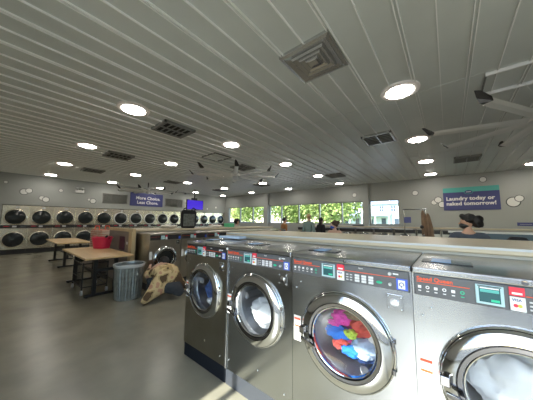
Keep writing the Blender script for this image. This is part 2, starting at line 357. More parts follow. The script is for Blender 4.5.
# ---------------------------------------------------------------- washers
def washer(name, label, wd=.715, H=1.204, rz=0, loc=(0,0,0), lvl=2, steel='steel', pl='plinth', grp=None, cz=.725, R=.272, screen=1, pan='panel', dep=.70, glassm='dwin'):
    t = thing(name, label, 'washing machine', loc, rz, grp)
    h = wd/2-.0012; hole = R*.84; zp = .135; zt = H-.138      # front skin between plinth and panel
    b = MB(); N = 48
    # front skin with a round opening
    ang = [2*PI*i/N for i in range(N)] + [math.atan2(zz, xx) % (2*PI) for xx, zz in ((h, zt-cz), (-h, zt-cz), (-h, zp-cz), (h, zp-cz))]
    ang = sorted(set(round(a, 6) for a in ang)); inner = []; outer = []
    for a in ang:
        c, s = math.cos(a), math.sin(a)
        k = min(h/abs(c) if abs(c) > 1e-9 else 9e9, ((zt-cz)/s if s > 1e-9 else ((zp-cz)/s if s < -1e-9 else 9e9)))
        inner.append(b.bm.verts.new((hole*c, 0, cz+hole*s))); outer.append(b.bm.verts.new((k*c, 0, cz+k*s)))
    n = len(ang)
    for i in range(n): j = (i+1) % n; b.bm.faces.new((inner[i], inner[j], outer[j], outer[i]))
    # sides, back, top strip
    b.box(-h, -h+.012, .003, dep, zp, zt); b.box(h-.012, h, .003, dep, zp, zt); b.box(-h, h, dep-.02, dep, zp, H)
    b.box(-h, -h+.008, .0, dep, zt, H-.03); b.box(h-.008, h, .0, dep, zt, H-.03)
    b.build('body', M[steel], t)
    MB().box(-h, h, -.014, dep-.02, H-.032, H).build('top_panel', M['steel' if lvl > 1 else (steel if lvl else 'panel_d')], t, False, .008)
    MB().box(-h+.004, h-.004, .008, dep-.02, 0, zp).build('kick_plate', M[pl], t)
    p = MB().box(-h+.01, h-.01, -.009, .05, zt, H-.034).build('control_panel', M[pan], t, False, .004)
    yl = -.0105; u = lambda f_: -wd/2 + f_*wd; z0 = zt
    def plate(nm, a, c, d, e, mm, par=p, th=.003, bv=0): return MB().box(u(a), u(c), yl-th, yl+.002, z0+d, z0+e).build(nm, M[mm], par, False, bv)
    if lvl > 0:
        plate('display', .325, .445, .012, .094, 'lcdframe', th=.006, bv=.002)
        plate('card_reader', .465, .525, .006, .062, 'white', th=.008, bv=.002); plate('card_badge', .465, .525, .066, .1, 'redbright', th=.006)
        plate('price_sticker', .905, .975, .008, .065, 'blue', th=.001)
        plate('accent_line', .03, .30, .066, .069, 'red', th=.001)
    if lvl > 1:
        plate('screen', .34, .43, .022, .086, 'lcd', th=.0075)
        plate('accent_line', .53, .90, .066, .069, 'red', th=.001)
        plate('screen_header', .335, .435, .088, .091, 'black', th=.0085); plate('screen_band', .345, .425, .064, .076, 'teal', th=.0085); plate('screen_line', .345, .425, .079, .084, 'white', th=.0085); plate('screen_button', .39, .425, .026, .036, 'green', th=.0085)
        for i in range(3):
            for j in range(3): plate('button', .61+.052*i, .645+.052*i, .012+.015*j, .024+.015*j, 'key', th=.004, bv=.001)
        for i in range(2):
            for j in range(3): plate('button_label', .54+.03*i, .558+.03*i, .014+.015*j, .020+.015*j, 'ltgrey', th=.001)
        MB().sph((u(.79), yl, z0+.03), .016, 14, (1, .35, .5)).build('start_button', M['green'], p, True)
        for i in range(6):   # programme icons
            x = u(.045+.044*i); ic = MB()
            ic.lathe([(.0045, 0), (.008, 0), (.008, .0012), (.0045, .0012)], faceM(x, yl, z0+.043), 12, True) if i % 2 else ic.box(x-.007, x+.007, yl-.0012, yl, z0+.036, z0+.049)
            ic.box(x-.006, x+.006, yl-.0012, yl, z0+.022, z0+.026); ic.build('programme_icon', M['white'] if i < 5 else M['green'], p)
        text('brand_lettering', 'Speed Queen', .026, M['red'], p, Matrix.Translation((u(.03), yl-.0005, z0+.075)) @ YF, .0006)
        plate('card_lettering', .475, .515, .072, .080, 'white', th=.0068)
        text('card_lettering', 'VISA', .014, M['navy'], p, Matrix.Translation((u(.473), yl-.0095, z0+.046)) @ YF, .0002)
        for q, mm in ((.486, 'redbright'), (.502, 'yellow')): MB().lathe([(0, .0015), (.007, .0015), (.007, 0)], faceM(u(q), yl-.008, z0+.028), 16).build('card_emblem', M[mm], p)
        text('panel_lettering', 'Start', .013, M['white'], p, Matrix.Translation((u(.64), yl-.0005, z0+.088)) @ YF)
        plate('sticker_panel', .917, .960, .014, .058, 'white', th=.0018)
        b_ = MB(); N_ = 20; C_ = (u(.9385), z0+.036)
        for q in range(N_-5):
            a0_, a1_ = 2*PI*q/N_-.6, 2*PI*(q+1)/N_-.6
            b_.poly([(C_[0]+r_*math.cos(a_), yl-.0018, C_[1]+r_*math.sin(a_)) for r_, a_ in ((.008, a0_), (.012, a0_), (.012, a1_), (.008, a1_))], (0, -.0008, 0))
        b_.poly([(C_[0]-.004, yl-.0018, C_[1]-.016), (C_[0]-.004, yl-.0018, C_[1]-.004), (C_[0]+.005, yl-.0018, C_[1]-.010)], (0, -.0008, 0))
        b_.build('arrow_emblem', M['navy'], p)
        for zz in (.03, .085): MB().lathe([(0, .012), (.008, .012), (.009, 0)], faceM(u(.865), yl, z0+zz), 16).build('key_switch', M['ltgrey'], p, True)
        plate('switch_label', .885, .92, .083, .090, 'white', th=.001)
        MB().lathe([(0, .006), (.009, .005), (.011, 0)], faceM(u(.53), -.013, H-.016), 16).build('lid_lock', M['dchrome'], t, True)
    if lvl > 0:
        lp = MB().box(u(.835), u(.94), -.005, .001, zt-.105, zt-.022).build('lock_plate', M['steel'], t, False, .003)
        MB().lathe([(0, .012), (.012, .012), (.013, .004), (.021, .004), (.022, 0)], faceM(u(.888), -.005, zt-.064), 24).build('lock_cylinder', M['chrome'], lp, True)
        if lvl > 1:
            for a, c in ((.845, .035), (.93, .035), (.845, .095), (.93, .095)): MB().sph((u(a), -.006, zt-c), .004, 8).build('screw', M['chrome'], lp, True)
            for a, c in ((.10, .055), (.05, .10), (.07, .85), (.9, .86), (.55, .80)): MB().sph((u(a), -.001, zt-c), .0055, 8).build('screw', M['chrome'], t, True)
        wl = MB().box(u(.02), u(.095), -.0015, .001, .61, .775).build('warning_label', M['paper'], t)
        if lvl > 1:
            for a in (.748, .70): MB().box(u(.025), u(.09), -.0022, -.001, a, a+.012).build('warning_stripe', M['red'], wl)
            MB().box(u(.03), u(.085), -.0022, -.001, .64, .645).box(u(.03), u(.085), -.0022, -.001, .655, .66).box(u(.03), u(.085), -.0022, -.001, .67, .675).build('fine_print', M['ltgrey'], wl)
    # door: convex polished ring, dark gasket, inner chrome, glass bowl
    D = faceM(0, 0, cz)
    n_ = 64 if lvl > 1 else 32
    dr = MB().lathe([(R, 0), (R, .014), (R*.985, .024), (R*.95, .031), (R*.86, .040), (R*.80, .043), (R*.785, .038), (R*.775, .02)], D, n_)  .build('door', M['ring'], t, True)
    MB().lathe([(R*1.0, .0), (R*1.02, .0), (R*1.028, .006), (R*1.02, .014), (R*1.0, .018)], D, n_).build('outer_trim', M['chrome'], dr, True)
    MB().lathe([(R*.79, .036), (R*.775, .044), (R*.72, .042), (R*.71, .02), (R*.70, .005)], D, n_).build('gasket', M['dchrome' if lvl > 1 else 'black'], dr, True)
    MB().lathe([(R*.705, .026), (R*.695, .034), (R*.68, .032), (R*.67, .016)], D, n_).build('inner_rim', M['chrome'], dr, True)
    MB().lathe([(R*.675, .02), (R*.65, .005), (R*.5, -.012), (R*.25, -.02), (0, -.022)], D, n_).build('door_glass', M[glassm], dr, True)
    hd = MB(); hx = -R*.93
    hd.box(hx-.02, hx+.018, -.065, -.03, cz-.022, cz+.022); hd.poly([(hx, -.068, cz-.03), (hx+.05, -.075, cz-.034), (hx+.105, -.08, cz-.052), (hx+.112, -.078, cz-.066), (hx+.10, -.076, cz-.072), (hx+.03, -.07, cz-.056), (hx, -.066, cz-.05)], (0, -.016, 0))
    hd.build('door_handle', M['dchrome'], dr, False, .004)
    if lvl > 0:
        for zz in (-.07, .07): MB().cyl((R*.985, -.02, cz+zz-.012), (R*.985, -.02, cz+zz+.012), .008).build('hinge', M['dchrome'], dr, True)
    dm = MB().lathe([(hole, 0), (hole-.004, -.05), (R*.80, -.06), (R*.84, -.10), (R*.84, -.42), (R*.8, -.44), (0, -.45)], D, 48).build('drum', M['drum' if lvl > 1 else 'dchrome'], t, True)
    if lvl > 1:
        for i in range(3):
            a = PI*2*i/3+.9; ca, sa = math.cos(a), math.sin(a); rr = R*.80
            MB().cyl((rr*ca, .12, cz+rr*sa), (rr*ca, .40, cz+rr*sa), .028, n=12).build('drum_paddle', M['drum'], dm, True)
    return t
G1 = 'front washing machines in the near row'
YR = 1.4
cx = [(-2.29, -1.612), (-1.612, -.90), (-.90, -.165), (-.165, .575)]
labs = ['shaded front-load washer at the left end of the near row', 'steel washer with bright white laundry lit inside its drum', 'steel washer with colourful clothes spinning behind its round door', 'steel washer at the right edge with glaring white laundry behind its glass']
def tops(t, i, x, wd):    # dispenser on the top of a washer
    s = MB(); s.box(-.46*wd, -.16*wd, .19, .34, 1.203, 1.209); s.build('dispenser_lid', M['lidsmoke'], t, False, .003)
    MB().box(-.40*wd, -.28*wd, .195, .335, 1.209, 1.212).build('dispenser_flap', M['blanket'], t, False, .002)
for i, (a, b) in enumerate(cx):
    wd = b-a; t = washer('washing_machine', labs[i], wd, loc=((a+b)/2, YR, 0), grp=G1, R=.262 if i == 0 else .275, cz=.735 if i == 0 else .72, pl='plinth' if i else 'plinth_shade', pan='panel' if i else 'panel_d', steel='steel' if i else 'steel_shaded')  # end washer lies outside the sun; darker materials stand in for shade
    tops(t, i, a, wd)
    if i == 1:
        ct = MB().box(-wd/2+.001, -wd/2+.022, -.012, .0, .135, 1.19).build('corner_trim', M['steel'], t, False, .004)
        MB().sph((-wd/2+.012, -.014, 1.175), .011, 12).build('screw', M['white'], ct, True)

# laundry inside the near drums
def cloth(name, label, m, loc, r, sc=(1, .8, .7), seed=0, amp=.35, grp=None):
    rnd = random.Random(seed); b = MB(); bmesh.ops.create_icosphere(b.bm, subdivisions=4, radius=r)
    from mathutils import noise
    off = Vector((rnd.random()*10, rnd.random()*10, rnd.random()*10))
    for v in b.bm.verts:
        d = v.co.normalized(); k = noise.noise(d*1.8+off) + .6*abs(noise.noise(d*4+off)) - .3*abs(noise.noise(d*8+off))
        v.co = v.co*(1+amp*k); v.co.x *= sc[0]; v.co.y *= sc[1]; v.co.z *= sc[2]
    o = b.build(name, M[m], None, True); o.location = loc; return tag(o, label, 'laundry', grp)
x3 = -.5325; x2 = -1.256; x4 = .205; x1 = -1.951; yc = YR+.13
gd = 'clothes in the spinning drum'
cloth('crumpled_shirt', 'magenta cloth high up in the colourful washer drum', 'c_mag', (x3-.06, yc, .795), .062, seed=1, grp=gd)
cloth('crumpled_shirt', 'bright blue cloth at the left of the colourful washer drum', 'c_blu', (x3-.075, yc-.02, .70), .07, (1.1, .8, .6), 2, grp=gd)
cloth('crumpled_shirt', 'small lime green cloth in the middle of the colourful load', 'c_yel', (x3+.01, yc-.04, .72), .038, seed=3, grp=gd)
cloth('crumpled_shirt', 'coral red cloth at the upper right of the colourful load', 'c_red', (x3+.075, yc+.01, .765), .07, seed=4, grp=gd)
cloth('crumpled_towel', 'pale blue towel at the lower right of the colourful load', 'c_pale', (x3+.085, yc, .64), .075, seed=5, grp=gd)
cloth('crumpled_shirt', 'second bright blue cloth low in the colourful load', 'c_blu', (x3+.01, yc-.03, .615), .048, (1.2, .8, .7), 6, grp=gd)
cloth('crumpled_shirt', 'red cloth lying at the bottom left of the colourful load', 'c_red', (x3-.085, yc+.02, .61), .045, seed=7, grp=gd)
cloth('crumpled_towel', 'mauve cloth behind the rest of the colourful load', 'c_mag', (x3, yc+.12, .72), .11, (1.2, .5, 1.1), 8, grp=gd)
cloth('crumpled_sock', 'small pink sock near the top left of the colourful load', 'c_mag', (x3-.10, yc-.03, .755), .03, (1.4, .7, .6), 41, grp=gd)
cloth('crumpled_sock', 'small red sock between the blue clothes of the colourful load', 'c_red', (x3-.04, yc-.05, .665), .026, (1.5, .7, .6), 42, grp=gd)
cloth('crumpled_shirt', 'grey-brown cloth at the top of the colourful load', 'tancloth', (x3+.02, yc+.0, .825), .05, (1.3, .7, .5), 43, grp=gd)
cloth('crumpled_towel', 'white cloth at the far right of the colourful load', 'c_wht', (x3+.125, yc+.03, .70), .05, (.7, .8, 1.1), 44, grp=gd)
cloth('crumpled_shirt', 'navy cloth low at the right of the colourful load', 'c_navy', (x3+.06, yc+.02, .575), .045, (1.3, .8, .6), 45, grp=gd)
cloth('crumpled_sheet', 'bright white sheet filling the lower drum of the second washer', 'c_wht', (x2+.01, yc+.03, .655), .145, (1.05, .8, .75), 9)
cloth('crumpled_sheet', 'glaring white sheet filling the drum of the rightmost washer', 'c_wht', (x4+.01, yc+.05, .70), .17, (1.05, .8, 1.0), 10)
cloth('crumpled_jeans', 'navy clothes heaped in the drum of the dark left washer', 'c_navy', (x1, yc+.03, .71), .12, (1.0, .8, 1.1), 11)
cloth('crumpled_towel', 'white towel low in the drum of the dark left washer', 'c_wht', (x1+.02, yc-.03, .61), .06, (1.1, .8, .5), 12)

# ---------------------------------------------------------------- near island: raised utility bulkhead behind the washers
def bulkhead(name, label, x0, x1, y0, y1, h, ov=.03):
    t = thing(name, label, 'counter', ((x0+x1)/2, (y0+y1)/2, 0)); a = (x1-x0)/2; b = (y1-y0)/2
    MB().box(-a, a, -b, b, 0, h-.05).build('side_panel', M['cream'], t)
    MB().box(-a-ov, a+ov, -b-ov, b+ov, h-.05, h).build('counter_top', M['beige'], t, False, .01)
    return t
tb = bulkhead('island_counter', 'long beige raised counter running behind the near washers', -2.45, 4.4, 2.145, 3.12, 1.27)
MB().box(-3.42, 3.42, -.532, -.520, 1.252, 1.268).build('edge_strip', M['ltgrey'], tb)
# far side of the near island: machines facing the windows
W0 = washer('washing_machine', 'back-row washer', .70, 1.15, lvl=0, steel='steel_dull', pan='panel_d', glassm='dwin_dark', grp='washers on the far side of the near island')
def place(first, src, loc, rz, lab, grp=None):
    o = dup(src, loc, rz, lab)
    if grp: o['group'] = grp
    return o
# middle island: facing +X
MI = washer('washing_machine', 'dark steel washer the crouching person is loading', .70, 1.15, rz=PI/2, loc=(-4.82, 2.42, 0), lvl=1, steel='steel_dull', pan='panel_d', grp='washers in the middle island', R=.25, cz=.62, glassm='dwin_dark')
for i in range(1, 7):
    dup(MI, (-4.82, 2.42+.71*i, 0), PI/2, 'dark steel washer in the middle island, %s beyond the one being loaded' % ORD[i-1])
im = bulkhead('island_counter', 'beige raised counter running through the middle island away from the tables', -6.3, -5.58, 2.06, 7.2, 1.22)
# left side of the middle island: two tall-backed machines whose end faces the tables
def endbox():
    t = thing('end_cabinet', 'taupe end cabinet with a dark purple notice behind the near table', 'cabinet', (-5.95, 2.0, 0))
    MB().box(-1.0, .44, -.05, -.02, 0, 1.17).build('end_panel', M['brownpanel'], t)
    MB().box(-1.0, .58, -.06, .0, 1.17, 1.24).build('top_rail', M['trimwood'], t)
    MB().box(.42, .60, -.08, -.0, 0, 1.17).build('corner_post', M['trimwood'], t)
    MB().box(-.20, .12, -.058, -.05, .74, 1.05).build('notice', M['purple'], t)
    MB().box(.22, .30, -.056, -.05, .88, .94).build('outlet', M['ltgrey'], t)
endbox()
for i in range(7):
    dup(W0, (-7.05, 2.42+.71*i, 0), -PI/2, 'washer on the far side of the middle island, %s from the end cabinet' % ORD[i])['group'] = 'washers on the far side of the middle island'
for i in range(4):
    dup(W0, (-1.98+i*.75, 3.88, 0), PI, 'washer on the far side of the near island, %s from its left end' % ORD[i])['group'] = 'washers on the far side of the near island'
# row under the windows
bulkhead('island_counter', 'beige ledge running under the windows behind the far washers', -6.2, 4.6, 10.95, 11.6, 1.24)
W0.location = (-5.85, 10.2, 0); W0['label'] = 'far washer under the windows, leftmost of its row'; W0['group'] = 'far washers under the windows'
for i in range(1, 14):
    dup(W0, (-5.85+.75*i, 10.2, 0), 0, 'far washer under the windows, %s from the left end of its row' % ORD[i])

# ---------------------------------------------------------------- stacked dryers
def dryer(label):
    t = thing('stacked_dryer', label, 'dryer', (XL, .54, 0), PI/2, 'stacked dryers along the left wall')
    h = .382
    MB().box(-h, h, 0, .9, .20, 2.02).build('body', M['dryer_steel'], t, False, .01)
    MB().box(-h, h, .03, .85, 0, .20).build('base', M['black'], t)
    p = MB().box(-h+.005, h-.005, -.02, .01, 1.06, 1.20).build('control_panel', M['panel_d'], t)
    MB().box(-.06, .06, -.024, -.02, 1.10, 1.17).build('display', M['ltgrey'], p)
    MB().box(.16, .30, -.024, -.02, 1.09, 1.15).build('coin_slot', M['dchrome'], p)
    MB().box(-.3, -.14, -.024, -.02, 1.13, 1.15).build('lettering_strip', M['redbright'], p)
    for z in (1.53, .60):
        d = MB().lathe([(.335, 0), (.335, .02), (.325, .035), (.295, .04), (.285, .025)], faceM(0, 0, z), 40).build('door', M['dryer_steel'], t, True)
        MB().lathe([(.29, .028), (.2, .05), (0, .06)], faceM(0, 0, z), 40).build('door_glass', M['dwin_dark'], d, True)
        MB().box(.30, .335, -.07, -.03, z-.05, z+.05).build('door_handle', M['chrome'], d, False, .005)
    MB().box(-.02, .1, -.003, .01, 1.90, 1.97).build('rating_plate', M['ltgrey'], t)
    return t
D0 = dryer('stacked double dryer at the left end of the dryer wall')
for i in range(1, 15):
    c = dup(D0, (XL, .54+.766*i, 0), PI/2, 'stacked double dryer, %s from the left end of the dryer wall' % ORD[i])
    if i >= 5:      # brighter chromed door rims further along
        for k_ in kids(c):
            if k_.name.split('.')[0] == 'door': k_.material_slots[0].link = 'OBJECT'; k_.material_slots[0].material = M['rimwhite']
# ---------------------------------------------------------------- wall signs
def sign(name, label, loc, rz, wd, ht, band):
    t = thing(name, label, 'sign', loc, rz)
    MB().box(0, wd, -.02, 0, 0, ht-band).build('sign_board', M['navy'], t)
    if band:
        MB().box(0, wd, -.02, 0, ht-band, ht).build('sign_band', M['teal'], t)
        o = MB().sph((wd*.48, -.022, ht-band-.01), .13, 24, (1, .08, .6)).build('logo', M['navy'], t, True)
        MB().lathe([(.118, 0), (.135, 0), (.135, .008), (.118, .008)], Matrix.Translation((wd*.48, -.026, ht-band-.01)) @ Matrix.Diagonal((1, 1, .6, 1)) @ YF, 32, True).build('logo_outline', M['teal'], t)
        MB().box(wd*.48-.07, wd*.48+.07, -.036, -.03, ht-band-.018, ht-band+.004).build('logo_lettering', M['white'], t)
    return t
s1 = sign('wall_sign', 'navy sign with teal band reading Laundry today or naked tomorrow!', (-.12, YW-.002, 1.93), 0, 1.63, .91, .19)
text('lettering', 'Laundry today or', .20, M['white'], s1, Matrix.Translation((.09, -.021, .40)) @ Matrix.Diagonal((1, 1, 1, 1)) @ YF, .006)
text('lettering', 'naked tomorrow!', .20, M['white'], s1, Matrix.Translation((.09, -.021, .20)) @ Matrix.Diagonal((1, 1, 1, 1)) @ YF, .006)
s2 = sign('wall_sign', 'navy sign reading More Choice. Less Chore. above the dryers', (XL+.024, 4.76, 2.26), PI/2, 1.85, .76, 0)
text('lettering', 'More Choice.', .25, M['white'], s2, Matrix.Translation((.29, -.021, .39)) @ Matrix.Diagonal((1, 1, 1, 1)) @ YF, .007)
text('lettering', 'Less Chore.', .25, M['white'], s2, Matrix.Translation((.36, -.021, .13)) @ Matrix.Diagonal((1, 1, 1, 1)) @ YF, .007)
# wall louvres
def wallvent(y0, y1, lab):
    t = thing('wall_vent', lab, 'wall vent', (XL+.022, y0, 2.33), PI/2, 'wide wall vents beside the navy sign'); wd = y1-y0; ht = .5
    f = MB()
    for a, b, c, d in ((0, wd, 0, .03), (0, wd, ht-.03, ht), (0, .03, 0, ht), (wd-.03, wd, 0, ht), (wd/3-.015, wd/3+.015, 0, ht), (2*wd/3-.015, 2*wd/3+.015, 0, ht)): f.box(a, b, -.03, 0, c, d)
    f.build('frame', M['ventfr'], t); s = MB()
    for i in range(14): z = .05+i*.031; s.box(.02, wd-.02, -.022, -.006, z-.003, z+.012)
    s.build('louvre', M['vent'], t)
wallvent(3.48, 4.62, 'three-panel grey wall vent left of the navy choice sign'); wallvent(6.77, 7.95, 'three-panel grey wall vent right of the navy choice sign')
# bubbles
def bubbles(label, wall, cs):
    # wall 'L': coordinates (y, z); 'F': (x, z)
    c0 = cs[0]
    t = thing('bubble_decal', label, 'wall decal', (XL+.021, c0[0], c0[1]) if wall == 'L' else (c0[0], YW-.001, c0[1]), PI/2 if wall == 'L' else 0, 'soap bubble wall decals')
    for i, (a, z, r) in enumerate(cs):
        o = .004*(i+1)
        b = MB().lathe([(0, o), (r, o), (r, 0)], faceM(a-c0[0], 0, z-c0[1]), 28).build('bubble', M['bubble'], t)
        MB().lathe([(r*.93, 0), (r*1.1, 0), (r*1.1, o+.002), (r*.93, o+.002)], faceM(a-c0[0], 0, z-c0[1]), 28, True).build('outline', M['bubline'], b)
for l, wll, cs in (('double bubble decal high on the left wall above the second dryer', 'L', [(.70, 2.60, .12), (.84, 2.66, .10)]),
    ('double bubble decal above the third dryer, lower on the wall', 'L', [(1.25, 2.38, .09), (1.38, 2.32, .11)]),
    ('single small bubble decal left of the emergency light', 'L', [(1.85, 2.78, .075)]),
    ('single small bubble decal at the far left end of the wall', 'L', [(.17, 2.94, .06)]),
    ('double bubble decal below the emergency light', 'L', [(2.92, 2.44, .06), (3.08, 2.38, .12)]),
    ('tiny bubble decal near the far corner beyond the tv', 'L', [(10.77, 2.46, .09)]),
    ('tiny bubble decal right of the tv', 'L', [(9.98, 2.32, .08)]),
    ('triple bubble decal left of the laundry slogan sign', 'F', [(-.43, 2.28, .10), (-.29, 2.38, .12), (-.17, 2.18, .12)]),
    ('single small bubble decal above the laundry slogan sign', 'F', [(1.1, 3.09, .10)]),
    ('large outlined double bubble decal right of the laundry slogan sign', 'F', [(1.83, 2.19, .17), (1.98, 2.31, .11)]),
    ('single bubble decal on the wall right of the house window', 'F', [(-1.08, 2.73, .11)]),
    ('single bubble decal on the wall above the windows, left of the column', 'F', [(-3.7, 2.82, .11)])): bubbles(l, wll, cs)
# emergency light, cameras
t = thing('emergency_light', 'white two-headed emergency light on the left wall above the dryers', 'emergency light', (XL+.021, 2.52, 2.74), PI/2)
MB().box(-.17, .17, -.08, 0, 0, .14).build('housing', M['white'], t, False, .01)
for x in (-.1, .1): MB().cyl((x, -.05, .14), (x, -.12, .22), .04, .055).build('lamp_head', M['ltgrey'], t, True)
for y, l in ((7.25, 'small white dome camera at the ceiling line above the second wall vent'), (8.1, 'small dark dome camera at the ceiling line left of the tv')):
    t = thing('dome_camera', l, 'camera', (XL+.12, y, ZC), 0); MB().cyl((0,0,-.05), (0,0,0), .08).build('mount', M['white'], t, True); MB().sph((0,0,-.06), .065).build('dome', M['black'], t, True)
t = thing('blue_wall_sign', 'small dark blue sign on the right wall above the ledge', 'sign', (2.05, YW, 1.34)); MB().box(-.18, .22, -.015, 0, 0, .12).build('board', M['navy'], t); MB().box(-.12, .16, -.018, -.015, .05, .06).build('lettering', M['ltgrey'], t)
# tv
t = thing('television', 'tv with a glowing violet-blue screen hanging from the ceiling', 'television', (-12.0, 7.74, 2.1), PI/2)
MB().box(-.57, .57, .0, .07, 0, .60).build('bezel', M['black'], t, False, .01); MB().box(-.54, .54, -.004, .0, .03, .57).build('screen', M['tv'], t)
MB().cyl((0, .09, .4), (0, .09, 1.25), .03).box(-.18, .18, .07, .16, .5, .72).build('ceiling_mount', M['black'], t)

# ---------------------------------------------------------------- tables
def table(x0, x1, y0, y1, lab):
    t = thing('folding_table', lab, 'table', ((x0+x1)/2, (y0+y1)/2, 0), 0, 'maple laundry folding tables'); a = (x1-x0)/2; b = (y1-y0)/2; H = .75
    MB().box(-a, a, -b, b, H-.035, H).build('tabletop', M['tabletop'], t, False, .008)
    MB().box(-a+.2, a-.2, -.02, .02, .30, .34).build('stretcher', M['blackmetal'], t)
    for x in (-a+.28, a-.28):
        l = MB(); l.box(x-.03, x+.03, -.2, -.14, .05, H-.035); l.box(x-.03, x+.03, .14, .2, .05, H-.035); l.box(x-.025, x+.025, -.14, .14, .45, .5)
        l.build('leg', M['blackmetal'], t); MB().box(x-.03, x+.03, -b+.08, b-.08, .015, .055).build('foot', M['blackmetal'], t)
        for s in (-1, 1): MB().cyl((x, s*(b-.12), 0), (x, s*(b-.12), .02), .02).build('foot_pad', M['rubber'], t)
    return t
table(-7.05, -4.95, 1.06, 1.84, 'nearer light maple folding table with black legs and the red basket')
table(-11.0, -8.75, 1.2, 2.0, 'farther light maple folding table in front of the dryers')
# wire cart beneath the near table
t = thing('wire_cart', 'low black wire cart on casters under the near table', 'cart', (-5.85, 1.35, 0))
c = MB()
for x in (-.38, .38):
    for y in (-.2, .2): c.cyl((x, y, .09), (x, y, .60), .011)
for z in (.14, .30, .58):
    c.tube([(-.38, -.2, z), (.38, -.2, z), (.38, .2, z), (-.38, .2, z), (-.38, -.2, z)], .009)
for i in range(1, 12): c.cyl((-.38+.76*i/12, -.2, .14), (-.38+.76*i/12, -.2, .58), .004, n=6).cyl((-.38+.76*i/12, .2, .30), (-.38+.76*i/12, .2, .58), .004, n=6)
c.build('frame', M['blackmetal'], t)
for x in (-.38, .38):
    for y in (-.2, .2):
        k_ = MB().cyl((x, y-.014, .045), (x, y+.014, .045), .045).build('caster', M['ltgrey'], t, True)
# red basket
t = thing('laundry_basket', 'pinkish red plastic laundry basket on the near table', 'basket', (-6.56, 1.70, .75), .5)
t.scale = (.74, .74, .95)
b = MB(); a0, a1, b0, b1, h = .21, .27, .15, .20, .27
def rr(a, b_, z, bm): 
    out = []
    for i in range(32):
        th = 2*PI*i/32; c_, s_ = math.cos(th), math.sin(th); k_ = (abs(c_)**4+abs(s_)**4)**-.25
        out.append(bm.verts.new((a*c_*k_, b_*s_*k_, z)))
    return out
R_ = [rr(a0-.01, b0-.01, .012, b.bm), rr(a0, b0, 0, b.bm), rr(a1, b1, h, b.bm), rr(a1+.02, b1+.02, h+.005, b.bm), rr(a1+.02, b1+.02, h-.015, b.bm), ]
for A, B in zip(R_[1:], R_[2:]):
    for i in range(32): j = (i+1) % 32; b.bm.faces.new((A[i], A[j], B[j], B[i]))
b.bm.faces.new(R_[1]); bmesh.ops.delete(b.bm, geom=R_[0], context='VERTS')
bo = b.build('tub', M['pink'], t, True); s = bo.modifiers.new('wall', 'SOLIDIFY'); s.thickness = .006
for s_ in (-1, 1): MB().tube([(s_*.27, -.07, .265), (s_*.30, -.07, .30), (s_*.30, .07, .30), (s_*.27, .07, .265)], .009).build('handle', M['pink'], t, True)
cloth('folded_clothes', 'dark clothes poking out at the right of the red basket', 'blackcloth', (-6.45, 1.78, 1.0), .07, (1, .8, .8), 21)
# plaid bag behind the basket and tan board
t = thing('laundry_bag', 'tall checked cream and red laundry bag behind the red basket', 'bag', (-7.62, 1.96, 0), .2)
MB().box(-.30, .30, -.16, .16, .5, 1.16).build('bag_body', M['plaid'], t, False, .03)
for s_ in (-1, 1): MB().tube([(-.12, s_*.13, 1.15), (-.1, s_*.13, 1.26), (.1, s_*.13, 1.26), (.12, s_*.13, 1.15)], .01).build('strap', M['red'], t, True)
tb_ = thing('storage_cabinet', 'low taupe cabinet carrying the checked laundry bag', 'cabinet', (-7.85, 1.98, 0))
MB().box(-.62, .62, -.22, .22, .04, .5).build('body', M['brownpanel'], tb_, False, .01)
MB().box(-.6, -.01, -.235, -.22, .07, .47).build('door', M['brownpanel'], tb_); MB().box(.01, .6, -.235, -.22, .07, .47).build('door', M['brownpanel'], tb_)
MB().box(-.6, .6, -.2, .2, 0, .04).build('base', M['black'], tb_)
t = thing('notice_board', 'tan wooden board standing left of the checked laundry bag', 'board', (-8.2, 1.92, .5), .15)
MB().box(-.16, .16, -.02, .02, 0, .68).build('board', M['trimwood'], t, False, .005); MB().box(-.13, .13, -.03, .04, 0, .02).build('foot', M['black'], t)
# trash can
t = thing('trash_can', 'round ribbed galvanised trash can beside the near table', 'trash can', (-4.70, 1.68, 0))
t.scale = (1.04, 1.04, .95)
prof = [(0, .015), (.195, .015), (.2, 0), (.205, .03), (.23, .62), (.24, .63), (.24, .645), (.225, .65), (.222, .62), (.2, .05), (0, .05)]
b = MB(); n = 96; rings = []
for r, z in prof:
    if r == 0: rings.append([b.bm.verts.new((0, 0, z))]); continue
    cor = .005 if .02 < z < .6 or (r in (.23,)) else 0
    rings.append([b.bm.verts.new(((r+cor*math.cos(32*2*PI*i/n))*math.cos(2*PI*i/n), (r+cor*math.cos(32*2*PI*i/n))*math.sin(2*PI*i/n), z)) for i in range(n)])
for A, B in zip(rings, rings[1:]):
    for i in range(n):
        j = (i+1) % n
        if len(A) == 1: b.bm.faces.new((A[0], B[i], B[j]))
        elif len(B) == 1: b.bm.faces.new((A[i], B[0], A[j]))
        else: b.bm.faces.new((A[i], B[i], B[j], A[j]))
b.build('can', M['galv'], t)
MB().lathe([(.21, .56), (.246, .65), (.25, .655), (.253, .645), (.244, .60)], None, 48).build('bag_liner', M['ltgrey'], t, True)
for s_ in (-1, 1): MB().tube([(s_*.22, -.05, .5), (s_*.26, -.05, .46), (s_*.26, .05, .46), (s_*.22, .05, .5)], .006).build('handle', M['galv'], t, True)

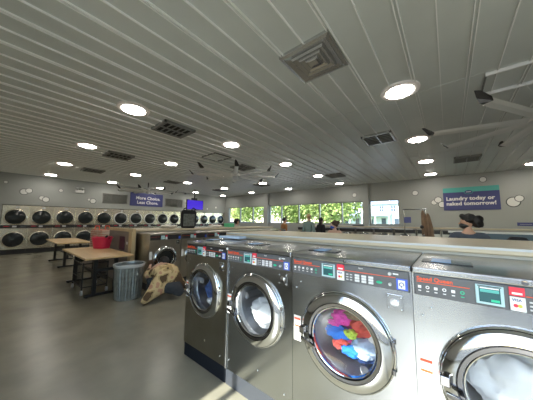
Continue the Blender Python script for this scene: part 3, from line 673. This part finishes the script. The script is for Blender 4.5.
# ---------------------------------------------------------------- people
def skinned(name, vs, es, m, parent, sub=2):
    me = bpy.data.meshes.new(name); me.from_pydata([v[:3] for v in vs], es, []); me.materials.append(m)
    o = bpy.data.objects.new(name, me); COL.objects.link(o); o.parent = parent
    md = o.modifiers.new('skin', 'SKIN'); md.use_smooth_shade = True
    for i, v in enumerate(vs):
        sv = me.skin_vertices[0].data[i]; sv.radius = (v[3], v[4] if len(v) > 4 else v[3]); sv.use_root = (i == 0)
    s = o.modifiers.new('sub', 'SUBSURF'); s.levels = sub; s.render_levels = sub; return o
def head(t, c, R, hairm, skinm, style='short', mask=None):
    """head centred at c facing local -Y turned by R (z angle)"""
    T = Matrix.Translation(c) @ Matrix.Rotation(R, 4, 'Z')
    b = MB(); b.sph((0, 0, .02), .092, 20, (.84, 1.0, 1.08)); b.sph((0, -.018, -.055), .066, 16, (.86, .95, .95))
    b.cyl((0, -.085, .01), (0, -.112, -.022), .008, .015, 8)
    for s in (-1, 1): b.sph((s*.079, .008, -.008), .024, 8, (.4, .8, 1.2))
    b.sph((0, -.087, -.055), .018, 10, (1.2, .5, .35))
    bmesh.ops.transform(b.bm, matrix=T, verts=b.bm.verts); h = b.build('face', skinm, t, True)
    e = MB()
    for s in (-1, 1): e.sph((s*.032, -.083, .012), .011, 8, (1, .5, .7))
    bmesh.ops.transform(e.bm, matrix=T, verts=e.bm.verts); e.build('eyes', M['black'], h, True)
    g = MB()
    if style == 'short': g.sph((0, .014, .045), .096, 20, (.92, 1.02, .98))
    elif style == 'bun': g.sph((0, .018, .045), .098, 20, (.92, 1.0, .98)); g.sph((0, .10, .08), .05, 14)
    elif style == 'long': g.sph((0, .016, .045), .098, 20, (.95, 1.02, .98)); g.sph((0, .05, -.06), .085, 16, (1.0, .7, 1.5))
    elif style == 'afro':
        g.sph((0, .03, .06), .15, 24, (1.1, 1.0, .92))
    elif style == 'curly':
        g.sph((0, .02, .05), .10, 20, (.95, 1.02, 1.0)); g.sph((0, .115, .02), .09, 18, (.95, .9, 1.1)); g.sph((0, -.04, .10), .055, 14, (1.2, 1, .7))
    from mathutils import noise
    for v in g.bm.verts: v.co += v.co.normalized()*.03*(noise.noise(v.co*22))*(1 if style in ('afro', 'curly') else .4)
    if style != 'afro' or True:
        # keep the face clear
        for v in g.bm.verts:
            if v.co.y < -.05 and v.co.z < .05: v.co.y = -.05+ (v.co.y+.05)*.1
    bmesh.ops.transform(g.bm, matrix=T, verts=g.bm.verts); g.build('hair', hairm, t, True)
    if mask:
        k_ = MB(); k_.sph((0, -.035, -.045), .076, 18, (.95, 1.02, .75)); bmesh.ops.transform(k_.bm, matrix=T, verts=k_.bm.verts); k_.build('face_mask', mask, t, True)
def standing(label, loc, rz, H, top, legs, hairm, skinm, style, hr=0, mask=None, lean=0, arms='down', wide=1.0):
    t = thing('person', label, 'person', loc, rz); k = H/1.7
    S = lambda x, y, z: (x*k, y*k + lean*max(0, z-.9)*k, z*k)
    sh = .17*wide
    elb = {'down': (.235, .02, 1.08), 'front': (.25, -.08, 1.12)}[arms]; wr = {'down': (.25, -.05, .83), 'front': (.15, -.33, 1.14)}[arms]; hd = {'down': (.25, -.07, .74), 'front': (.10, -.42, 1.15)}[arms]
    V = [S(0, 0, .93)+(.125*k, .10*k), S(0, 0, 1.10)+(.115*k, .09*k), S(0, 0, 1.30)+(.14*k, .10*k), S(0, 0, 1.42)+(.08*k,), S(0, 0, 1.50)+(.05*k,), S(0, -.01, 1.56)+(.055*k,)]
    E = [(0,1),(1,2),(2,3),(3,4),(4,5)]
    def limbs(V, E, base_sh, base_hip, g=0):
        for s in (-1, 1):
            n = len(V); V += [S(s*sh, 0, 1.38)+(.06*k+g,), S(s*elb[0]*wide**.5, elb[1], elb[2])+(.043*k+g,), S(s*wr[0], wr[1], wr[2])+(.030*k+g,)]; E += [(base_sh, n), (n, n+1), (n+1, n+2)]
            if not g: V += [S(s*hd[0], hd[1], hd[2])+(.03*k, .018*k)]; E += [(n+2, n+3)]
    limbs(V, E, 2, 0)
    for s in (-1, 1):
        n = len(V); V += [S(s*.09, 0, .86)+(.085*k,), S(s*.10, -.01, .48)+(.058*k,), S(s*.10, .02, .09)+(.04*k,), S(s*.10, -.12, .035)+(.035*k,)]; E += [(0, n), (n, n+1), (n+1, n+2), (n+2, n+3)]
    skinned('body', V, E, skinm, t)
    V = [S(0, 0, .92)+(.15*k, .12*k), S(0, 0, 1.10)+(.14*k, .11*k), S(0, 0, 1.31)+(.165*k, .12*k), S(0, 0, 1.44)+(.085*k,)]; E = [(0,1),(1,2),(2,3)]
    limbs(V, E, 2, 0, .014); skinned('top', V, E, top, t)
    V = [S(0, 0, .93)+(.15*k, .12*k)]; E = []
    for s in (-1, 1):
        n = len(V); V += [S(s*.09, 0, .84)+(.10*k,), S(s*.10, -.01, .48)+(.072*k,), S(s*.10, .02, .10)+(.055*k,)]; E += [(0, n), (n, n+1), (n+1, n+2)]
    skinned('trousers', V, E, legs, t)
    c = S(0, -.02, 1.60); head(t, Vector(c), hr, hairm, skinm, style, mask); return t
standing('person in dark slate top with big dark curly hair and black mask, behind the counter', (.24, 4.9, 0), PI, 1.52, M['slate'], M['denim'], M['hair'], M['skin'], 'curly', PI/2-.1, M['black'], wide=1.3)
standing('person with brown hair and blue mask looking down behind the counter', (-2.38, 5.8, 0), 0, 1.42, M['skin2'], M['denim'], M['brownhair'], M['skin2'], 'bun', -PI/2, M['mask_blue'], arms='front')
standing('blond person in a sage green top seen from behind before the windows', (-4.35, 8.0, 0), PI, 1.70, M['sage'], M['denim'], M['blond'], M['skin2'], 'short', 0)
standing('person in black clothes close beside the sage green top', (-3.95, 8.25, 0), PI-.4, 1.56, M['blackcloth'], M['blackcloth'], M['hair'], M['skin2'], 'long', 0)
standing('person in a brown sweater before the windows', (-5.55, 8.0, 0), PI-.5, 1.56, M['camel'], M['denim'], M['hair'], M['skin'], 'short', 0, wide=1.1)
standing('person with a large round dark afro beyond the middle island', (-8.1, 7.6, 0), PI/2, 1.45, M['cream'], M['denim'], M['hair'], M['skin'], 'afro', 0)
# crouching person loading the middle washer (faces -X, drum in front)
def croucher():
    t = thing('person', 'person in a camouflage jacket crouching to load the middle washer', 'person', (-4.24, 2.16, 0), 0)
    V = [(.10, 0, .27, .14, .13), (.02, 0, .40, .13, .12), (-.12, .01, .50, .14, .11), (-.20, .02, .56, .07), (-.25, .06, .55, .055)]; E = [(0,1),(1,2),(2,3),(3,4)]
    arms = []
    for s in (-1, 1):
        n = len(V); V += [(-.14, s*.17, .50, .06), (-.28, s*.24, .40, .045), (-.46, s*.10, .50, .03), (-.53, s*.07, .53, .03, .018)]; E += [(2, n), (n, n+1), (n+1, n+2), (n+2, n+3)]
    for s in (-1, 1):
        n = len(V); V += [(.08, s*.10, .25, .09), (-.26, s*.19, .36, .065), (-.14, s*.18, .08, .042), (-.26, s*.18, .035, .035)]; E += [(0, n), (n, n+1), (n+1, n+2), (n+2, n+3)]
    skinned('body', V, E, M['skin'], t)
    V = [(.17, -.02, .27, .21, .17), (.05, 0, .42, .21, .17), (-.12, .03, .47, .18, .14), (-.20, .04, .52, .09)]; E = [(0,1),(1,2),(2,3)]
    for s in (-1, 1):
        n = len(V); V += [(-.12, s*.19, .45, .085), (-.27, s*.25, .38, .07), (-.42, s*.12, .47, .05)]; E += [(2, n), (n, n+1), (n+1, n+2)]
    n = len(V); V += [(.12, -.26, .19, .13), (.17, -.42, .08, .07), (.19, -.50, .05, .04), (.10, .26, .20, .12), (.13, .36, .08, .06)]; E += [(0, n), (n, n+1), (n+1, n+2), (0, n+3), (n+3, n+4)]
    skinned('jacket', V, E, M['camo'], t)
    V = [(.30, .07, .17, .17, .13), (.30, .16, .10, .09)]; E = [(0,1)]
    for s in (-1, 1):
        n = len(V); V += [(.06, s*.10, .24, .11), (-.26, s*.19, .36, .08), (-.14, s*.18, .10, .055)]; E += [(0, n), (n, n+1), (n+1, n+2)]
    skinned('trousers', V, E, M['denim'], t)
    for s in (-1, 1): MB().sph((-.2, s*.18, .045), .06, 14, (1.8, .8, .75)).build('shoe', M['black'], t, True)
    head(t, Vector((-.27, .08, .57)), -PI/2, M['hair'], M['skin'], 'long')
croucher()

# ---------------------------------------------------------------- small things on counters
# black bag standing on the middle island
t = thing('laundry_bag', 'tall black laundry bag with grey mesh front standing on the middle counter', 'bag', (-5.75, 3.50, 1.22), PI/2-.35)
t.scale = (.8, 1, .95)
MB().poly([(-.20, -.11, 0), (.20, -.11, 0), (.25, -.11, .12), (.26, -.11, .48), (.19, -.11, .54), (-.19, -.11, .54), (-.26, -.11, .48), (-.25, -.11, .12)], (0, .22, 0)).build('bag_body', M['blackcloth'], t, False, .03)
MB().box(-.19, .19, -.125, -.105, .06, .42).build('mesh_panel', M['bagmesh'], t, False, .01)
for s_ in (-1, 1): MB().tube([(s_*.17, -.1, .5), (s_*.20, -.15, .56), (s_*.12, -.15, .60), (s_*.08, -.1, .53)], .014).build('strap', M['blackcloth'], t, True)
def slab(name, label, cat, m, loc, sx, sy, h, rz=0, bv=.01): 
    o = MB().box(-sx/2, sx/2, -sy/2, sy/2, 0, h).build(name, M[m], None, False, bv); o.location = loc; o.rotation_euler = (0, 0, rz); return tag(o, label, cat)
cloth('folded_towel', 'crumpled cream towel on the middle counter near its tan end post', 'towel', (-5.9, 3.0, 1.275), .15, (1.2, 1.4, .3), 31)
cloth('folded_towel', 'cream cloth lying beyond the black bag on the middle counter', 'towel', (-5.9, 4.6, 1.268), .15, (1.2, 1.6, .25), 32)
slab('plastic_crate', 'small green plastic crate on the middle counter near the far corner', 'crate', 'greenplastic', (-6.05, 5.3, 1.22), .26, .26, .13)
# clothes rail cart
t = thing('garment_rack', 'wheeled chrome garment rack cart standing right of the house window', 'rack', (-.66, 6.3, 0), 0)
r = MB(); z1 = 1.74; r.cyl((-.17, 0, .1), (-.17, 0, z1), .012).cyl((.26, 0, .1), (.26, 0, z1), .012).cyl((-.19, 0, z1), (.28, 0, z1), .014)
r.tube([(-.2, -.25, .1), (.3, -.25, .1), (.3, .25, .1), (-.2, .25, .1), (-.2, -.25, .1)], .012); r.build('frame', M['dchrome'], t, True)
MB().box(-.2, .3, -.25, .25, .22, .26).build('shelf', M['dchrome'], t)
for x in (-.2, .3):
    for y in (-.25, .25): MB().cyl((x, y-.012, .05), (x, y+.012, .05), .05).build('caster', M['rubber'], t, True)
MB().box(-.17, -.03, -.03, -.014, 1.42, 1.56).build('sign_plate', M['navy'], t)
MB().sph((.18, -.04, 1.33), .045, 12).build('hook_knob', M['black'], t, True)
def drape(label, x, w0, w1, z0, z1, ph):
    b = MB(); n = 40; rings = []
    for q in range(9):
        f_ = q/8; z = z1+(z0-z1)*f_; w_ = w0+(w1-w0)*min(1, f_*1.4); 
        if q == 0: w_ *= .45
        rings.append([b.bm.verts.new(((w_*(1+.16*f_*math.cos(5*a+ph)))*math.cos(a)+.02*f_, .075*(1+.3*f_*math.cos(5*a+ph))*math.sin(a), z+.02*math.cos(3*a+ph)*f_)) for a in [2*PI*i/n for i in range(n)]])
    b.bm.faces.new(rings[0]); b.bm.faces.new(rings[-1])
    for A, B in zip(rings, rings[1:]):
        for i in range(n): b.bm.faces.new((A[i], A[(i+1)%n], B[(i+1)%n], B[i]))
    o = b.build('hanging_coat', M['tancloth'], None, True); o.location = (x, 6.3, 0); tag(o, label, 'coat')
drape('tan coat hanging at the left on the garment rack', -.455, .035, .055, 1.15, 1.71, 0)
drape('longer tan coat hanging at the right end of the garment rack', -.37, .04, .08, 1.10, 1.64, 1.5)
# items right
t = thing('black_bag', 'black handbag with a white label on the far side of the near counter', 'bag', (.585, 3.72, 1.15)); MB().poly([(-.09, -.05, 0), (.09, -.05, 0), (.10, -.05, .06), (.06, -.05, .125), (-.05, -.05, .13), (-.10, -.05, .06)], (0, .1, 0)).build('bag_body', M['blackcloth'], t, False, .012)
MB().box(-.05, .05, -.056, -.05, .115-.03-.03, .08).build('label', M['paper'], t)
t = thing('spray_bottle', 'pale yellow spray bottle standing behind the near counter', 'bottle', (.78, 3.72, 1.15)); MB().lathe([(0,0), (.04, 0), (.042, .06), (.03, .1), (.012, .125), (.012, .15)], None, 20).build('bottle', mat('pale_yellow', (.65, .62, .3), .4), t, True)
MB().cyl((0,0,.15), (0,0,.18), .014).box(-.045, .015, -.01, .01, .175, .195).build('spray_head', M['black'], t)
t = thing('service_counter', 'long blue-grey counter with a white top edge below the right wall', 'counter', (1.9, 9.3, 0))
MB().box(-1.9, 2.0, -.3, .3, 0, 1.13).build('front', M['teallam'], t); MB().box(-1.93, 2.03, -.33, .33, 1.13, 1.17).build('counter_top', M['white'], t)
slab('white_folder', 'small white paper lying on the far washers right of the blue mask', 'papers', 'paper', (-3.1, 10.45, 1.15), .3, .25, .03)
slab('white_folder', 'white paper on the far washers beside the garment rack', 'papers', 'paper', (-1.45, 10.4, 1.15), .7, .25, .03)
slab('white_folder', 'flat white paper stack on the far washers below the house window', 'papers', 'paper', (-2.1, 10.5, 1.15), .4, .28, .03)
slab('wall_ledge_box', 'small dark box on the window ledge left of the garment rack', 'box', 'black', (-3.4, 11.2, 1.24), .5, .2, .05)
slab('folded_sheet', 'pale blue folded sheet on top of the dark left washer', 'laundry', 'c_pale', (-2.1, 1.9, 1.215), .34, .14, .03, .1)

# ---------------------------------------------------------------- outside
struct(MB().box(-120, 90, YW+.25, 140, -.3, -.1).build('ground_lawn', M['grass']))
struct(MB().box(-70, 60, YW+2, 24, -.1, -.08).build('parking_lot', M['asphalt']))
struct(MB().box(-60, 60, -60, YB-.2, -.3, -.05).build('pavement_front', mat('dark_pavement', (.09, .095, .10), .9)))
def tree_mesh(seed, R, m):
    rnd = random.Random(seed); b = MB()
    for k_ in range(3200):
        c = Vector((rnd.gauss(0, 1), rnd.gauss(0, 1), rnd.gauss(0, .8))); c = c.normalized()*R*(rnd.random()**.35)
        c.z *= .9
        q = Matrix.Rotation(rnd.random()*6.28, 3, Vector((rnd.gauss(0,1), rnd.gauss(0,1), rnd.gauss(0,1)+.01)).normalized()); s = .22
        vs = [b.bm.verts.new(c + q @ Vector(p)) for p in ((-s, 0, 0), (0, -s*.6, .04), (s, 0, 0), (0, s*.6, .04))]; b.bm.faces.new(vs)
    me = bpy.data.meshes.new('crown'); b.bm.to_mesh(me); b.bm.free(); me.materials.append(m); return me
cm = [tree_mesh(1, 3.6, M['leaf']), tree_mesh(2, 3.2, M['leaf2'])]
tm = MB().cyl((0,0,-.1), (0,0,3.2), .22, .12, 10).cyl((0,0,2.4), (1.2,.3,4.4), .1, .05, 8).cyl((0,0,2.6), (-1.1,-.4,4.3), .1, .05, 8)
tk = None
spots = [(-40.0, 30.0, 0, 'leftmost tree outside, seen through the first window'), (-32.0, 31.0, 1, 'yellow-green tree filling the middle of the leftmost window'), (-25.8, 28.0, 0, 'green tree outside just left of the wall column'),
         (-20.6, 33.5, 1, 'yellow-green tree outside the left of the big middle window'), (-18.0, 26.5, 0, 'dense green tree outside behind the sage green top'), (-13.4, 31.5, 1, 'yellow-green tree outside right of the sage green top'), (-10.6, 25.0, 0, 'green tree outside left of the white house')]
for x, y, k_, l in spots:
    t = thing('tree', l, 'tree', (x, y, -.1), random.random()*6, 'trees outside the windows'); sc = random.uniform(.9, 1.1)
    if tk is None: tk = tm.build('trunk', M['bark'], t, True)
    else: o = tk.copy(); COL.objects.link(o); o.parent = t
    o = bpy.data.objects.new('crown', cm[k_]); COL.objects.link(o); o.parent = t; o.location = (0, 0, 4.2 if k_ == 0 else 3.8); o.scale = (sc, sc, sc)
# house
t = thing('house', 'white two-storey house with blue-grey roof across the street', 'house', (-16.0, 62, -.1))
MB().box(-7.5, 7.5, 0, 9, 0, 6.0).build('wall', M['siding'], t)
MB().poly([(-8, -.6, 6.0), (8, -.6, 6.0), (8, 4.5, 9.2), (-8, 4.5, 9.2)], (0, 0, .2)).poly([(-8, 9.6, 6.0), (8, 9.6, 6.0), (8, 4.5, 9.2), (-8, 4.5, 9.2)], (0, 0, .2)).build('roof', M['roof'], t)
MB().poly([(-4.2, -.5, 6.0), (0.2, -.5, 6.0), (-2, -.5, 8.2)], (0, 4, 0)).build('gable', M['siding'], t)
MB().poly([(-7.6, -2.6, 3.0), (5.4, -2.6, 3.0), (5.4, 0, 3.9), (-7.6, 0, 3.9)], (0, 0, .15)).build('porch_roof', M['roof'], t)
for x in (-7.3, -4.2, -1.1, 2.0, 5.0): MB().box(x-.12, x+.12, -2.5, -2.26, 0, 3.05).build('porch_post', M['siding'], t)
for x in (-5.6, -3.2, -.8, 3.0, 5.6): w_ = MB().box(x-.5, x+.5, -.06, 0, 4.2, 5.6).build('window', M['hwin'], t); MB().box(x-.03, x+.03, -.1, -.06, 4.2, 5.6).box(x-.5, x+.5, -.1, -.06, 4.87, 4.93).build('muntin', M['siding'], w_)
for x in (-6.0, -3.0, 3.4, 6.2): MB().box(x-.5, x+.5, -.06, 0, .9, 2.5).build('window', M['hwin'], t)
MB().box(-.2, .9, -.06, 0, 0, 2.3).build('door', M['hwin'], t)
def car(x, y, m, lab):
    t = thing('car', lab, 'car', (x, y, -.08), 0)
    MB().poly([(-2.2, -.85, .3), (2.2, -.85, .3), (2.25, -.85, .75), (1.5, -.85, .95), (.9, -.85, 1.42), (-.9, -.85, 1.45), (-1.6, -.85, 1.0), (-2.2, -.85, .9)], (0, 1.7, 0)).build('body', M[m], t, False, .08)
    MB().poly([(1.3, -.87, .95), (.82, -.87, 1.34), (-.85, -.87, 1.36), (-1.35, -.87, .98)], (0, 1.74, 0)).build('side_window', M['hwin'], t)
    for a in (-1.35, 1.35):
        for b_ in (-.86, .66): MB().cyl((a, b_, .32), (a, b_+.2, .32), .32, n=20).build('wheel', M['rubber'], t, True)
car(-17.6, 17.2, 'cark', 'dark blue car parked outside the leftmost window'); car(-13.0, 17.6, 'carw', 'white car parked outside the big middle window')
